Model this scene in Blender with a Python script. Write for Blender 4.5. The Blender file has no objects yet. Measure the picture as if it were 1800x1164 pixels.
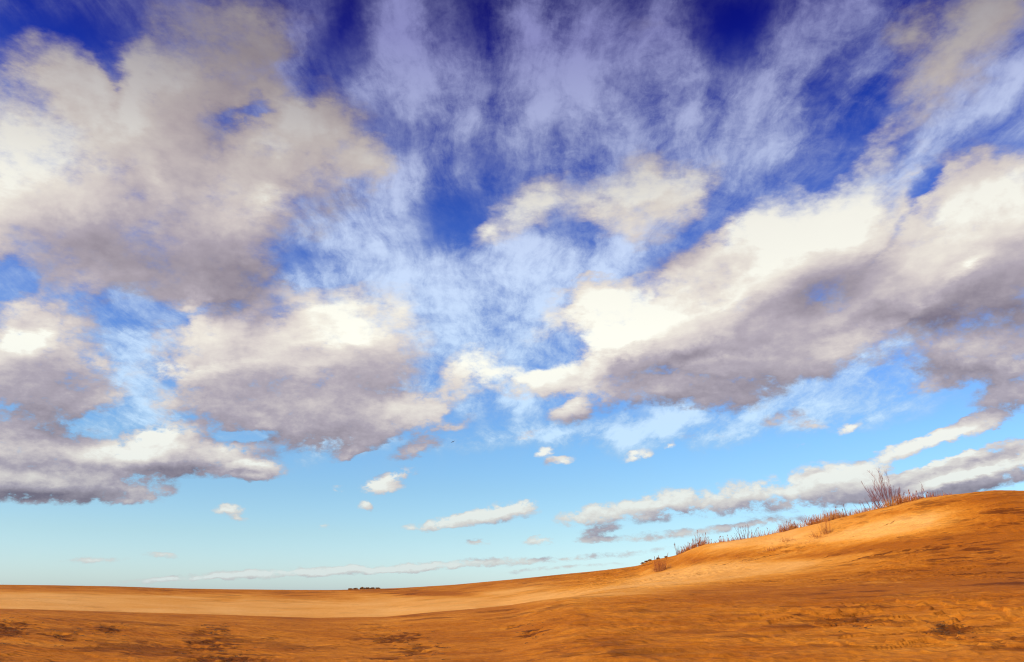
import bpy, math, random
import numpy as np
from mathutils import Vector, Matrix

S = bpy.context.scene
COL = S.collection

# ------------------------------------------------------------------ camera
EYE = 1.6
PITCH = math.atan(464.0 / 1386.0)
FPX = 1386.0
cam_d = bpy.data.cameras.new('camera')
cam = bpy.data.objects.new('camera', cam_d)
COL.objects.link(cam)
cam.location = (0, 0, EYE)
cam.rotation_euler = (math.pi / 2 + PITCH, 0, 0)
cam_d.sensor_width = 36.0
cam_d.lens = 36.0 * FPX / 1800.0
cam_d.clip_start = 0.1
cam_d.clip_end = 20000
S.camera = cam

# ------------------------------------------------------------------ sun, exposure
SUN_EL = math.radians(33)
SUN_AZ = math.radians(-118)          # measured from +Y (the view) towards +X
sund = Vector((math.sin(SUN_AZ) * math.cos(SUN_EL), math.cos(SUN_AZ) * math.cos(SUN_EL), math.sin(SUN_EL)))
sl = bpy.data.lights.new('sun', 'SUN')
sl.energy = 4.15
sl.angle = math.radians(0.53)
sl.color = (1.0, 0.92, 0.79)
so = bpy.data.objects.new('sun', sl)
so.rotation_euler = (-sund).to_track_quat('-Z', 'Y').to_euler()
so.location = sund * 50
COL.objects.link(so)
S.view_settings.view_transform = 'Standard'
S.view_settings.look = 'None'
S.view_settings.exposure = 0.0
S.view_settings.gamma = 1.0
S.view_settings.use_curve_mapping = False
S.cycles.use_adaptive_sampling = True
S.cycles.adaptive_threshold = 0.012
S.cycles.adaptive_min_samples = 12
S.cycles.max_bounces = 5
S.cycles.filter_width = 1.15


def s2l(c):
    c = np.asarray(c, float) / 255.0
    return tuple(np.where(c <= 0.04045, c / 12.92, ((c + 0.055) / 1.055) ** 2.4))


def pix_dir(px, py):
    """world direction in which a point of the photograph lies"""
    xc, yc = (px - 900.0) / FPX, (582.0 - py) / FPX
    cp, sp = math.cos(PITCH), math.sin(PITCH)
    v = np.array([xc, cp - yc * sp, sp + yc * cp])
    return v / np.linalg.norm(v)


# ------------------------------------------------------------------ node expression helper
class NX:
    def __init__(self, tree):
        self.t = tree

    def node(self, kind, **kw):
        n = self.t.nodes.new(kind)
        for k, v in kw.items():
            setattr(n, k, v)
        return n

    def put(self, sock, v):
        if isinstance(v, bpy.types.NodeSocket):
            self.t.links.new(v, sock)
        elif v is not None:
            sock.default_value = v

    def m(self, op, a, b=None, c=None, clamp=False):
        n = self.node('ShaderNodeMath', operation=op, use_clamp=clamp)
        for i, v in enumerate((a, b, c)):
            if v is not None:
                self.put(n.inputs[i], v)
        return n.outputs[0]

    def v(self, op, a, b=None, out=0, scale=None):
        n = self.node('ShaderNodeVectorMath', operation=op)
        self.put(n.inputs[0], a)
        if b is not None:
            self.put(n.inputs[1], b)
        if scale is not None:
            self.put(n.inputs[3], scale)
        return n.outputs[out]

    def sep(self, v):
        n = self.node('ShaderNodeSeparateXYZ')
        self.put(n.inputs[0], v)
        return n.outputs

    def com(self, x, y, z):
        n = self.node('ShaderNodeCombineXYZ')
        for i, a in enumerate((x, y, z)):
            self.put(n.inputs[i], a)
        return n.outputs[0]

    def noise(self, v, scale, detail=5, rough=0.55, dist=0.0, lac=2.0, color=False):
        n = self.node('ShaderNodeTexNoise')
        n.inputs['Scale'].default_value = scale
        n.inputs['Detail'].default_value = detail
        n.inputs['Roughness'].default_value = rough
        n.inputs['Lacunarity'].default_value = lac
        n.inputs['Distortion'].default_value = dist
        self.put(n.inputs['Vector'], v)
        return n.outputs['Color' if color else 'Fac']

    def rng(self, v, a, b, c=0.0, d=1.0, kind='SMOOTHSTEP'):
        n = self.node('ShaderNodeMapRange', interpolation_type=kind)
        n.clamp = True if kind == 'LINEAR' else n.clamp
        for i, x in enumerate((v, a, b, c, d)):
            self.put(n.inputs[i], x)
        return n.outputs[0]

    def ramp(self, f, stops, interp='LINEAR'):
        n = self.node('ShaderNodeValToRGB')
        cr = n.color_ramp
        cr.interpolation = interp
        while len(cr.elements) < len(stops):
            cr.elements.new(0.5)
        for e, (p, c) in zip(cr.elements, stops):
            e.position = p
            e.color = (*c, 1) if len(c) == 3 else c
        self.put(n.inputs[0], f)
        return n.outputs[0]

    def mix(self, f, a, b, blend='MIX'):
        n = self.node('ShaderNodeMix', data_type='RGBA', blend_type=blend)
        n.clamp_factor = True
        self.put(n.inputs[0], f)
        for s, v in ((n.inputs[6], a), (n.inputs[7], b)):
            self.put(s, (*v, 1) if isinstance(v, tuple) and len(v) == 3 else v)
        return n.outputs[2]


# ------------------------------------------------------------------ sky
def uv_of(d):
    return np.array([2 * d[0] / (1 + d[1]), 2 * d[2] / (1 + d[1])])


def blob_map(cx, cy, rx, ry, ang):
    """an ellipse of the photograph as centre, radii and turn on the celestial sphere (stereographic)"""
    a = math.radians(ang)
    c0 = uv_of(pix_dir(cx, cy))
    J = np.column_stack([(uv_of(pix_dir(cx + 1, cy)) - uv_of(pix_dir(cx - 1, cy))) / 2,
                         (uv_of(pix_dir(cx, cy + 1)) - uv_of(pix_dir(cx, cy - 1))) / 2])
    A = J @ np.array([[math.cos(a) * rx, -math.sin(a) * ry], [-math.sin(a) * rx, -math.cos(a) * ry]])
    U, sg, Vt = np.linalg.svd(A)
    return c0, sg, math.atan2(U[1, 0], U[0, 0])


def add_blobs(nx, vec, blobs, start=None):
    acc = start
    for b in blobs:
        cx, cy, rx, ry = b[:4]
        ang = b[4] if len(b) > 4 else 0
        st = b[5] if len(b) > 5 else 1.0
        c0, sg, rot = blob_map(cx, cy, rx, ry, ang)
        mp = nx.node('ShaderNodeMapping', vector_type='TEXTURE')
        nx.put(mp.inputs[0], vec)
        mp.inputs[1].default_value = (c0[0], c0[1], 0)
        mp.inputs[2].default_value = (0, 0, rot)
        mp.inputs[3].default_value = (sg[0], sg[1], 1)
        g = nx.node('ShaderNodeTexGradient', gradient_type='SPHERICAL')
        nx.put(g.inputs[0], mp.outputs[0])
        acc = nx.m('MULTIPLY_ADD', g.outputs['Fac'], float(st), acc if acc is not None else 0.0)
    return acc


# heaps of cloud: x, y, radius along, radius across, tilt, strength
BILLOW = .28
CUMULUS = [
    # large heap top left
    (320, 120, 180, 210, 0, .70), (490, 110, 150, 180, 0, .42), (90, 150, 200, 130, 0, .58),
    (90, 290, 260, 180, 0, 1.0), (300, 320, 280, 200, 0, .9), (510, 290, 210, 150, 15, 1.0),
    (640, 275, 80, 60, 0, .6), (190, 405, 330, 120, 0, 1.0), (350, 460, 230, 85, 0, .9), (330, 548, 260, 22, 0, -.5), (560, 470, 90, 40, 20, -.5), (-60, 400, 220, 140, 0, .6), (330, 510, 120, 50, 0, .5),
    (435, 203, 62, 34, -20, -.8), (210, 160, 40, 80, 20, -.5), (15, 475, 70, 60, 0, -1.1), (205, 50, 90, 80, 0, -.3), (400, 240, 40, 60, 0, -.35), (520, 170, 60, 40, 0, -.3),
    # heap at left edge
    (100, 580, 180, 140, 0, 1.05), (20, 620, 190, 130, 0, .8), (130, 660, 170, 70, 0, .6), (140, 700, 120, 36, 15, .6), (10, 680, 140, 50, 0, .6),
    # middle left heap
    (365, 585, 150, 120, 0, 1.05), (470, 650, 250, 120, 0, .95), (560, 560, 180, 120, 25, .65),
    (640, 620, 170, 120, 20, .65), (590, 735, 210, 64, 5, 1.0), (690, 722, 120, 50, 15, .7), (400, 715, 170, 56, 0, .6), (650, 500, 120, 60, 10, .25),
    (830, 648, 74, 48, 15, .85), (730, 793, 66, 24, 22, .7), (245, 600, 50, 110, 0, -.35), (775, 705, 70, 30, 20, .4), (660, 770, 90, 22, 25, .5),
    # long low heap and its dark twin below
    (300, 768, 85, 42, 0, .9), (330, 802, 210, 48, -4, .95), (130, 800, 270, 60, 0, .9), (30, 765, 230, 50, 0, .8),
    (430, 820, 84, 28, -5, .8), (60, 852, 300, 42, 0, 1.2), (240, 868, 84, 22, 0, .9),
    # big bright heap right of the middle
    (1090, 590, 115, 110, 20, 1.1), (1210, 545, 210, 145, 25, 1.0), (1340, 480, 240, 140, 30, .95), (1400, 405, 160, 95, 20, .75),
    (1250, 630, 310, 80, 8, 1.0), (960, 668, 165, 46, 8, 1.05), (1160, 700, 210, 36, 4, .85), (1210, 662, 200, 12, 2, -.4), (1470, 575, 150, 12, 24, -.4), (1545, 440, 110, 14, 38, -.35), (1240, 745, 120, 16, 0, -.5), (1420, 600, 240, 80, 15, .85),
    (1570, 390, 200, 140, 20, .8), (1560, 540, 210, 100, 20, .75), (1300, 705, 130, 32, 8, .5), (1480, 340, 130, 60, 20, .35),
    # heaps at right edge
    (1690, 440, 240, 140, 30, 1.0), (1800, 350, 170, 130, 10, .9), (1770, 510, 240, 110, 10, 1.0),
    (1600, 490, 170, 80, 25, .5), (1700, 625, 210, 74, 4, 1.1), (1740, 645, 150, 46, 6, .6), (1785, 692, 100, 42, 18, .9),
    (1560, 660, 90, 40, 20, -.4), (1540, 605, 110, 26, 22, -.35), (1645, 355, 60, 30, 38, -.9), (1730, 575, 150, 24, 4, -.3),
    # cream patches in the middle top
    (1150, 335, 170, 84, 18, .75), (960, 370, 120, 86, 20, .65), (1240, 300, 90, 44, 25, .4), (1000, 540, 190, 34, 22, .6), (880, 420, 90, 50, 30, .3),
    (1640, 140, 300, 150, 45, .42), (1740, 40, 230, 100, 30, .36), (1540, 250, 150, 54, 42, .4), (1560, 60, 120, 60, 30, .3),
    (1250, 60, 70, 110, -20, .25), (1120, 90, 130, 130, 0, .22), (1480, 150, 50, 120, -35, -.3),
    # small puffs
    (998, 738, 60, 28, 4, .8), (1010, 722, 34, 24, 0, .6), (962, 800, 24, 14, 30, .9), (985, 816, 40, 12, 10, .7), (1117, 804, 42, 13, 15, .75),
    (1182, 788, 18, 11, 30, .6), (672, 860, 52, 15, 6, .9), (690, 842, 60, 14, 16, .7), (652, 893, 26, 12, 0, .8), (604, 858, 20, 10, 0, .5),
    (845, 911, 120, 17, 6, .9), (880, 898, 80, 20, 12, .6), (915, 892, 50, 12, 14, .6), (780, 920, 50, 14, 12, .7), (400, 896, 36, 11, 2, .8), (420, 908, 24, 7, 0, .7),
    (1380, 733, 66, 18, 14, .6), (1425, 746, 50, 14, 0, .55), (1492, 755, 34, 14, 30, .6), (1405, 785, 24, 10, 30, .4),
    (1620, 783, 120, 15, 18, .95), (1700, 757, 90, 20, 18, .95), (1740, 740, 50, 20, 10, .7), (722, 925, 26, 12, 10, .6), (565, 925, 20, 8, 0, .5),
    (430, 765, 90, 14, 8, -.55), (620, 800, 50, 10, 14, .4), (770, 752, 100, 22, 12, .5), (640, 785, 60, 14, 14, .5), (930, 770, 60, 12, 10, .4), (1250, 768, 70, 12, 8, .4), (500, 520, 90, 26, 25, .35),
    # bank standing low over the dune
    (1050, 903, 100, 24, 10, .9), (1160, 885, 90, 34, 8, .95), (1300, 875, 150, 40, 3, .9), (1450, 855, 110, 50, 8, 1.0),
    (1530, 842, 80, 44, 10, .6), (1620, 845, 170, 54, 3, .85), (1720, 818, 150, 52, 10, .85), (1800, 800, 100, 56, 5, .6),
    (1660, 800, 180, 13, 16, -1.2), (1380, 850, 14, 40, 0, -.3), (1230, 868, 16, 30, 0, -.3),
    (1200, 935, 240, 11, 5, .40), (1340, 918, 120, 12, 6, .5), (950, 952, 44, 8, 3, .8), (835, 954, 44, 7, 2, .55),
    (1045, 945, 40, 10, 6, .5), (1060, 930, 60, 10, 10, .45),
    # thin line of cloud above the horizon
    (600, 1002, 430, 11, 2.7, .95), (700, 998, 200, 8, 2.7, .4), (350, 1015, 300, 7, 2, .3), (1040, 978, 240, 8, 6, .35), (170, 982, 80, 9, 2, .45), (290, 975, 50, 8, 0, .45), (1000, 998, 200, 6, 4, .3),
]
# cloud light and shade painted as brightness: sunlit lobes (+), grey undersides (-)
CLOUD_SHADE = [
    (90, 270, 190, 110, 0, .22), (490, 235, 130, 90, 10, .28), (420, 350, 140, 60, 0, .20), (120, 345, 160, 60, 0, .12), (150, 435, 260, 60, 0, -0.20),
    (370, 478, 210, 60, 0, -0.23), (90, 150, 170, 80, 0, -0.12), (250, 250, 60, 80, 0, -0.06), (600, 270, 70, 50, 0, .15),
    (100, 550, 110, 70, 0, .20), (70, 660, 190, 46, 0, -.14), (140, 700, 110, 24, 15, -0.12), (365, 572, 90, 70, 0, .42), (450, 690, 220, 40, 0, .03), (560, 560, 120, 50, 25, .12),
    (600, 748, 170, 26, 5, -.10), (712, 716, 56, 30, 15, .18), (480, 630, 150, 60, 0, .10), (295, 763, 64, 24, 0, .42), (230, 800, 140, 18, 0, .15), (390, 800, 60, 20, 0, .18),
    (50, 765, 180, 34, 0, -0.20), (60, 868, 280, 18, 0, -0.43), (80, 838, 170, 14, 0, .20), (330, 826, 220, 12, -4, -0.23), (430, 828, 70, 14, -5, -0.20),
    (1075, 572, 80, 62, 20, .55), (1195, 520, 120, 60, 20, .32), (1340, 425, 150, 66, 30, .28), (955, 655, 150, 30, 8, .38), (1190, 628, 230, 26, 8, -.26),
    (1370, 562, 220, 40, 22, -.16), (1170, 700, 220, 22, 5, -0.14), (1430, 600, 130, 30, 15, -0.04), (1700, 375, 170, 60, 30, .18), (1770, 320, 100, 60, 20, .18), (1550, 400, 80, 40, 20, .10),
    (1720, 510, 240, 54, 18, -.22), (1600, 555, 160, 34, 20, -0.22), (1790, 560, 140, 36, 0, -0.23), (1660, 608, 120, 26, 4, .18), (1720, 655, 180, 26, 5, -0.37),
    (1150, 325, 120, 40, 18, .22), (960, 370, 80, 40, 20, .10), (830, 640, 50, 26, 10, .15), (1450, 840, 90, 18, 8, .15), (1300, 885, 150, 14, 3, -0.16), (1620, 865, 200, 18, 3, -0.20), (1150, 895, 90, 10, 8, -0.08),
]
# veils of high thin cloud
VEIL = [
    (1260, 742, 380, 44, 4, .7), (1480, 690, 200, 60, 10, .4), (600, 800, 260, 26, 6, .5), (900, 775, 260, 26, 4, .4),
    (450, 745, 330, 60, 0, .5), (880, 710, 330, 60, 0, .45), (600, 690, 250, 90, 0, .3), (1000, 640, 300, 60, 10, .3), (640, 400, 130, 60, 0, .3),
    (1650, 120, 260, 160, 40, .5), (1420, 60, 90, 160, -30, .4), (930, 60, 50, 160, 12, .35), (720, 80, 60, 160, 30, .3), (1180, 40, 60, 140, -15, .35),
    (780, 500, 300, 130, 0, .8), (900, 460, 200, 80, 10, .5), (560, 400, 200, 110, 20, .4), (700, 320, 180, 90, -20, .45), (650, 160, 110, 200, -30, .35),
    (780, 180, 90, 220, 35, .55), (930, 120, 150, 200, 10, .6), (1080, 130, 190, 190, -20, .6), (1050, 280, 200, 120, 0, .3),
    (1380, 150, 110, 260, -28, .7), (1320, 270, 190, 110, 25, .5), (1640, 260, 300, 50, 42, .8), (1750, 150, 120, 120, 40, .5),
    (1560, 600, 260, 50, 18, .6), (1200, 180, 120, 120, 0, .45), (1000, 470, 220, 70, 20, .5), (1100, 420, 200, 60, 20, .4),
    (230, 560, 130, 90, 0, .4), (230, 640, 80, 100, 0, .6), (200, 730, 220, 60, 0, .5), (560, 790, 160, 30, 5, .6), (420, 500, 200, 60, 0, .5),
    (1100, 745, 330, 26, 4, .5), (950, 775, 300, 30, 0, .4), (1500, 700, 200, 60, 10, .45), (1300, 760, 200, 26, 4, .35),
    (900, 560, 300, 120, 15, .45), (720, 600, 200, 120, 20, .4), (500, 60, 120, 120, 0, .4), (1500, 60, 200, 120, 40, .4),
    (100, 60, 220, 70, 0, -.5), (600, 60, 70, 130, -20, -.5), (1285, 30, 120, 80, 0, -.6), (790, 400, 130, 60, 0, -.6),
    (650, 240, 90, 70, -30, -.4), (1460, 130, 40, 110, -35, -.7), (1540, 220, 60, 50, -35, -.5), (525, 440, 70, 40, -15, -.5),
    (1660, 340, 80, 50, 35, -.6), (860, 280, 60, 50, 0, -.3), (230, 545, 60, 40, 0, -.4), (850, 30, 60, 80, 0, -.4),
]


def density_group():
    gt = bpy.data.node_groups.new('cloud_density', 'ShaderNodeTree')
    gt.interface.new_socket('Direction', in_out='INPUT', socket_type='NodeSocketVector')
    gt.interface.new_socket('Density', in_out='OUTPUT', socket_type='NodeSocketFloat')
    gt.interface.new_socket('Bulk', in_out='OUTPUT', socket_type='NodeSocketFloat')
    nx = NX(gt)
    gi = nx.node('NodeGroupInput').outputs[0]
    x, y, z = nx.sep(gi)
    low = nx.rng(z, 0.04, 0.42)                          # 0 near the horizon, 1 high up
    # warp the sphere a little so that outlines billow
    st = nx.v('MULTIPLY', gi, (1, 1, 2.2))
    w1 = nx.noise(gi, 7.0, 3, .5, color=True)
    w1 = nx.v('SUBTRACT', w1, (.5, .5, .5))
    w2 = nx.noise(st, 34.0, 4, .6, color=True)
    w2 = nx.v('SUBTRACT', w2, (.5, .5, .5))
    a1 = nx.m('MULTIPLY_ADD', low, .10, .010)
    a2 = nx.m('MULTIPLY_ADD', low, .022, .014)
    d = nx.v('ADD', gi, nx.v('SCALE', w1, scale=a1))
    d = nx.v('ADD', d, nx.v('SCALE', w2, scale=a2))
    dx, dy, dz = nx.sep(d)
    k = nx.m('DIVIDE', 2.0, nx.m('MAXIMUM', nx.m('ADD', dy, 1.0), .05))
    uv = nx.com(nx.m('MULTIPLY', dx, k), nx.m('MULTIPLY', dz, k), 0.0)
    acc = add_blobs(nx, uv, CUMULUS)
    acc = nx.m('MAXIMUM', acc, -.6)
    # the sky goes on in the same way outside the picture
    out = nx.rng(y, .62, .40)
    cov = nx.rng(nx.noise(gi, 3.1, 3, .5), .42, .68, 0.0, 1.0)
    cov = nx.m('MULTIPLY', nx.m('MULTIPLY', cov, out), nx.rng(z, .02, .2))
    acc = nx.m('ADD', acc, cov)
    pos = nx.m('MAXIMUM', acc, 0.0)
    soft = nx.m('SUBTRACT', 1.0, nx.m('POWER', 2.718, nx.m('MULTIPLY', pos, -1.3)))
    soft = nx.m('ADD', soft, nx.m('MINIMUM', acc, 0.0))
    n1 = nx.noise(nx.v('MULTIPLY', gi, (1, 1, 1.5)), 5.5, 9, .585)
    n2 = nx.noise(nx.v('MULTIPLY', gi, (1, 1, 1.9)), 26.0, 8, .62)
    n = nx.m('ADD', nx.m('MULTIPLY', n1, nx.m('MULTIPLY_ADD', low, .70, .25)),
             nx.m('MULTIPLY', n2, nx.m('MULTIPLY_ADD', low, -.45, .75)))
    n = nx.m('SUBTRACT', n, nx.m('MULTIPLY_ADD', low, .125, .5))
    vo = nx.node('ShaderNodeTexVoronoi', feature='F1', normalize=True)
    vo.inputs['Scale'].default_value = 15.0
    vo.inputs['Detail'].default_value = 2.5
    vo.inputs['Roughness'].default_value = .55
    vo.inputs['Lacunarity'].default_value = 2.3
    vd = nx.v('ADD', gi, nx.v('SCALE', w2, scale=.035))
    nx.put(vo.inputs['Vector'], nx.v('MULTIPLY', vd, nx.com(1.0, 1.0, nx.m('MULTIPLY_ADD', low, -.9, 2.1))))
    n3 = nx.noise(nx.v('MULTIPLY', gi, (1, 1, 1.5)), 62.0, 6, .62)
    n = nx.m('MULTIPLY_ADD', nx.m('SUBTRACT', n3, .54), nx.m('MULTIPLY_ADD', low, -.74, .86), n)
    bil = nx.m('SUBTRACT', .42, vo.outputs['Distance'])
    n = nx.m('MULTIPLY_ADD', bil, BILLOW, n)
    amp = nx.m('MULTIPLY_ADD', nx.m('MINIMUM', pos, .40), 4.4, .10)
    r = nx.m('MULTIPLY_ADD', n, amp, soft)
    go = nx.node('NodeGroupOutput')
    gt.links.new(r, go.inputs[0])
    gt.links.new(soft, go.inputs[1])
    return gt


def build_world():
    w = bpy.data.worlds.new('World')
    S.world = w
    w.use_nodes = True
    t = w.node_tree
    t.nodes.clear()
    nx = NX(t)
    STR = 0.1
    d = nx.node('ShaderNodeTexCoord').outputs['Generated']
    x, y, z = nx.sep(d)
    elev = nx.m('DIVIDE', nx.m('ARCSINE', z), math.pi / 2)
    sky = nx.node('ShaderNodeTexSky', sky_type='NISHITA')
    sky.sun_disc = False
    sky.sun_elevation = SUN_EL
    sky.sun_rotation = SUN_AZ
    sky.altitude = 0
    sky.air_density = 1.0
    sky.dust_density = 0.6
    sky.ozone_density = 3.0
    # a polarising filter deepens the blue with height
    stops = TINT
    tint = nx.ramp(nx.m('MAXIMUM', elev, 0.0), stops)
    base = nx.v('MULTIPLY', sky.outputs[0], tint)

    g = density_group()

    def dens(vec):
        n = nx.node('ShaderNodeGroup')
        n.node_tree = g
        nx.put(n.inputs[0], vec)
        return n.outputs
    low = nx.rng(z, 0.04, 0.42)
    D0, B0 = dens(d)[:2]
    step = nx.m('MULTIPLY_ADD', low, .030, .007)
    L = (-.35, .0, .95)
    D1 = dens(nx.v('ADD', d, nx.v('SCALE', L, scale=step)))[0]
    D2, B2 = dens(nx.v('ADD', d, nx.v('SCALE', L, scale=nx.m('MULTIPLY', step, 2.8))))[:2]
    alpha = nx.rng(D0, nx.m('MULTIPLY_ADD', low, .10, .10), nx.m('MULTIPLY_ADD', low, .24, .52))
    grad = nx.m('ADD', nx.m('MULTIPLY', nx.m('SUBTRACT', D0, D1), .27), nx.m('MULTIPLY', nx.m('SUBTRACT', B0, B2), .40))
    k0 = nx.m('DIVIDE', 2.0, nx.m('MAXIMUM', nx.m('ADD', y, 1.0), .05))
    rw = nx.v('SCALE', nx.v('SUBTRACT', nx.noise(d, 12.0, 5, .6, color=True), (.5, .5, .5)), scale=nx.m('MULTIPLY_ADD', low, .12, .03))
    lobe_shade = add_blobs(nx, nx.v('ADD', nx.com(nx.m('MULTIPLY', x, k0), nx.m('MULTIPLY', z, k0), 0.0), rw), CLOUD_SHADE)
    grad = nx.m('ADD', grad, lobe_shade)
    lit = nx.m('SUBTRACT', nx.m('ADD', .635, grad), nx.m('MULTIPLY', nx.m('MAXIMUM', nx.m('ADD', D2, B2), 0.0), .115))
    cum = nx.ramp(lit, [(0.0, s2l((124, 114, 128))), (.22, s2l((156, 146, 155))), (.42, s2l((180, 170, 178))),
                        (.66, s2l((220, 210, 204))), (.86, s2l((240, 233, 220))), (1.0, s2l((255, 254, 240)))])
    dim = nx.ramp(nx.m('MAXIMUM', elev, 0.0), [(0.0, (.66, .76, .86)), (.10, (.90, .92, .97)), (.2, (1.05, 1.05, 1.05)), (.28, (.92, .91, .93)), (.345, (.60, .57, .62)), (.40, (.33, .305, .38)), (1.0, (.4, .4, .5))])
    cum = nx.v('MULTIPLY', cum, dim)

    # high veils: streaks that run away along the view, so perspective fans them out
    P = nx.com(nx.m('DIVIDE', x, nx.m('ADD', nx.m('ABSOLUTE', z), .12)), nx.m('DIVIDE', y, nx.m('ADD', nx.m('ABSOLUTE', z), .12)), 0.0)
    pw = nx.noise(P, 1.3, 4, .55, color=True)
    P2 = nx.v('ADD', P, nx.v('SCALE', nx.v('SUBTRACT', pw, (.5, .5, .5)), scale=.30))
    s1 = nx.noise(nx.v('MULTIPLY', P2, (1.0, .13, 1)), 3.8, 10, .62)
    s2 = nx.noise(nx.v('MULTIPLY', P2, (1.0, .32, 1)), 9.0, 9, .66)
    k = nx.m('DIVIDE', 2.0, nx.m('MAXIMUM', nx.m('ADD', y, 1.0), .05))
    wv = nx.v('SCALE', nx.v('SUBTRACT', nx.noise(d, 9.0, 5, .6, color=True), (.5, .5, .5)), scale=.10)
    uv = nx.v('ADD', nx.com(nx.m('MULTIPLY', x, k), nx.m('MULTIPLY', z, k), 0.0), wv)
    vb = add_blobs(nx, uv, VEIL)
    outm = nx.rng(y, .62, .35, 0.0, .4)
    vb = nx.m('ADD', nx.m('ADD', vb, outm), nx.rng(z, .13, .26, 0.0, .46))
    vb = nx.m('MULTIPLY', nx.m('MINIMUM', vb, 1.15), .62)
    vcell = nx.noise(nx.v('ADD', nx.v('MULTIPLY', d, (1, 1, 1.7)), wv), 17.0, 8, .68)
    n = nx.m('SUBTRACT', nx.m('ADD', nx.m('ADD', nx.m('MULTIPLY', s1, .52), nx.m('MULTIPLY', s2, .34)), nx.m('MULTIPLY', vcell, nx.m('MULTIPLY_ADD', low, -.30, .55))), nx.m('MULTIPLY_ADD', low, -.15, .70))
    v = nx.m('MULTIPLY_ADD', n, nx.m('MULTIPLY_ADD', nx.m('MINIMUM', nx.m('MAXIMUM', vb, 0.0), .5), 7.6, .5), vb)
    va = nx.m('MULTIPLY', nx.rng(v, -.05, 1.02), .94)
    vcol = nx.ramp(nx.m('MAXIMUM', elev, 0.0), [(0.0, s2l((205, 225, 232))), (.12, s2l((195, 224, 250))), (.25, s2l((200, 218, 246))),
                                                 (.34, s2l((180, 190, 224))), (.43, s2l((138, 140, 192))), (1.0, s2l((120, 120, 170)))])
    vcol = nx.v('SCALE', vcol, scale=nx.m('MULTIPLY_ADD', va, .42, .70))
    col = nx.mix(va, base, nx.v('SCALE', vcol, scale=1 / STR))
    col = nx.mix(nx.m('MULTIPLY', alpha, .96), col, nx.v('SCALE', cum, scale=1 / STR))
    bg = nx.node('ShaderNodeBackground')
    t.links.new(col, bg.inputs[0])
    bg.inputs[1].default_value = STR
    o = nx.node('ShaderNodeOutputWorld')
    t.links.new(bg.outputs[0], o.inputs[0])
    w.cycles.sampling_method = 'MANUAL'
    w.cycles.sample_map_resolution = 512


TINT = [(0.0, (1.38, 1.68, 2.15)), (0.0444, (1.24, 1.48, 1.62)), (0.0778, (1.12, 1.42, 1.58)), (0.1111, (1.02, 1.42, 1.70)),
        (0.1556, (0.86, 1.25, 1.80)), (0.2, (0.72, 1.06, 1.78)), (0.2444, (0.55, 0.86, 1.72)), (0.2889, (0.38, 0.64, 1.62)),
        (0.3333, (0.22, 0.40, 1.42)), (0.3778, (0.101, 0.19, 1.15)), (0.4222, (0.05, 0.062, 0.85)), (0.4556, (0.035, 0.03, 0.66)),
        (1.0, (0.035, 0.03, 0.62))]
build_world()


# ------------------------------------------------------------------ the sand
def perlin(x, y, seed=0):
    rs = np.random.RandomState(seed)
    p = rs.permutation(256)
    p = np.concatenate([p, p])
    ga = rs.rand(256) * 2 * np.pi
    gx, gy = np.cos(ga), np.sin(ga)
    xi, yi = np.floor(x).astype(np.int64), np.floor(y).astype(np.int64)
    xf, yf = x - xi, y - yi
    xi, yi = xi & 255, yi & 255
    u, v = xf * xf * xf * (xf * (xf * 6 - 15) + 10), yf * yf * yf * (yf * (yf * 6 - 15) + 10)

    def g(ix, iy, fx, fy):
        h = p[p[ix & 255] + (iy & 255)]
        return gx[h] * fx + gy[h] * fy
    a, b = g(xi, yi, xf, yf), g(xi + 1, yi, xf - 1, yf)
    c, d = g(xi, yi + 1, xf, yf - 1), g(xi + 1, yi + 1, xf - 1, yf - 1)
    return (a * (1 - u) + b * u) * (1 - v) + (c * (1 - u) + d * u) * v


def fbm(x, y, seed=0, octs=4, rough=.5):
    s, a = 0, 1
    for i in range(octs):
        s = s + a * perlin(x * 2 ** i, y * 2 ** i, seed + i)
        a *= rough
    return s


def sstep(a, b, x):
    t = np.clip((x - a) / (b - a), 0, 1)
    return t * t * (3 - 2 * t)


def curve(pts):
    """photograph points -> arrays of (azimuth, tan elevation)"""
    out = []
    for px, py in pts:
        d = pix_dir(px, py)
        out.append((math.atan2(d[0], d[1]), d[2] / math.hypot(d[0], d[1])))
    out.sort()
    a = np.array(out)
    return a[:, 0], a[:, 1]


def smooth_interp(x, xs, ys):
    x = np.asarray(x, float)
    return (np.interp(x - .006, xs, ys) + np.interp(x, xs, ys) * 2 + np.interp(x + .006, xs, ys)) / 4


CREST = curve([(-900, 1000), (-300, 1022), (0, 1028), (100, 1029), (200, 1031), (300, 1034), (400, 1036), (500, 1037), (600, 1037), (700, 1034),
               (800, 1028), (900, 1019), (1000, 1009), (1080, 1001), (1125, 995), (1142, 986), (1165, 982), (1190, 977), (1215, 966), (1240, 958),
               (1300, 950), (1340, 944), (1380, 935), (1450, 918), (1530, 898), (1575, 888), (1620, 877), (1700, 868), (1750, 863),
               (1800, 864), (1900, 872), (2300, 900)])
NEAR = curve([(-900, 1066), (0, 1070), (200, 1076), (400, 1081), (550, 1086), (680, 1085), (760, 1077), (830, 1071), (900, 1064), (950, 1056),
              (1000, 1050), (1100, 1043), (1200, 1040), (1350, 1038), (1500, 1034), (1800, 1030), (2300, 1030)])
RA = curve([(0, 0), (1800, 0)])[0]
AZ0, AZ1 = CREST[0][2], CREST[0][-3]


def r_near(az):
    return np.interp(az, [AZ0, 0, AZ1], [33., 35., 33.])


def r_crest(az):
    xs = [math.atan2(*pix_dir(px, 1000)[:2]) for px in (0, 600, 1000, 1120, 1300, 1600, 1800)]
    return np.interp(az, xs, [96, 98, 90, 84, 74, 66, 64])


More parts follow.
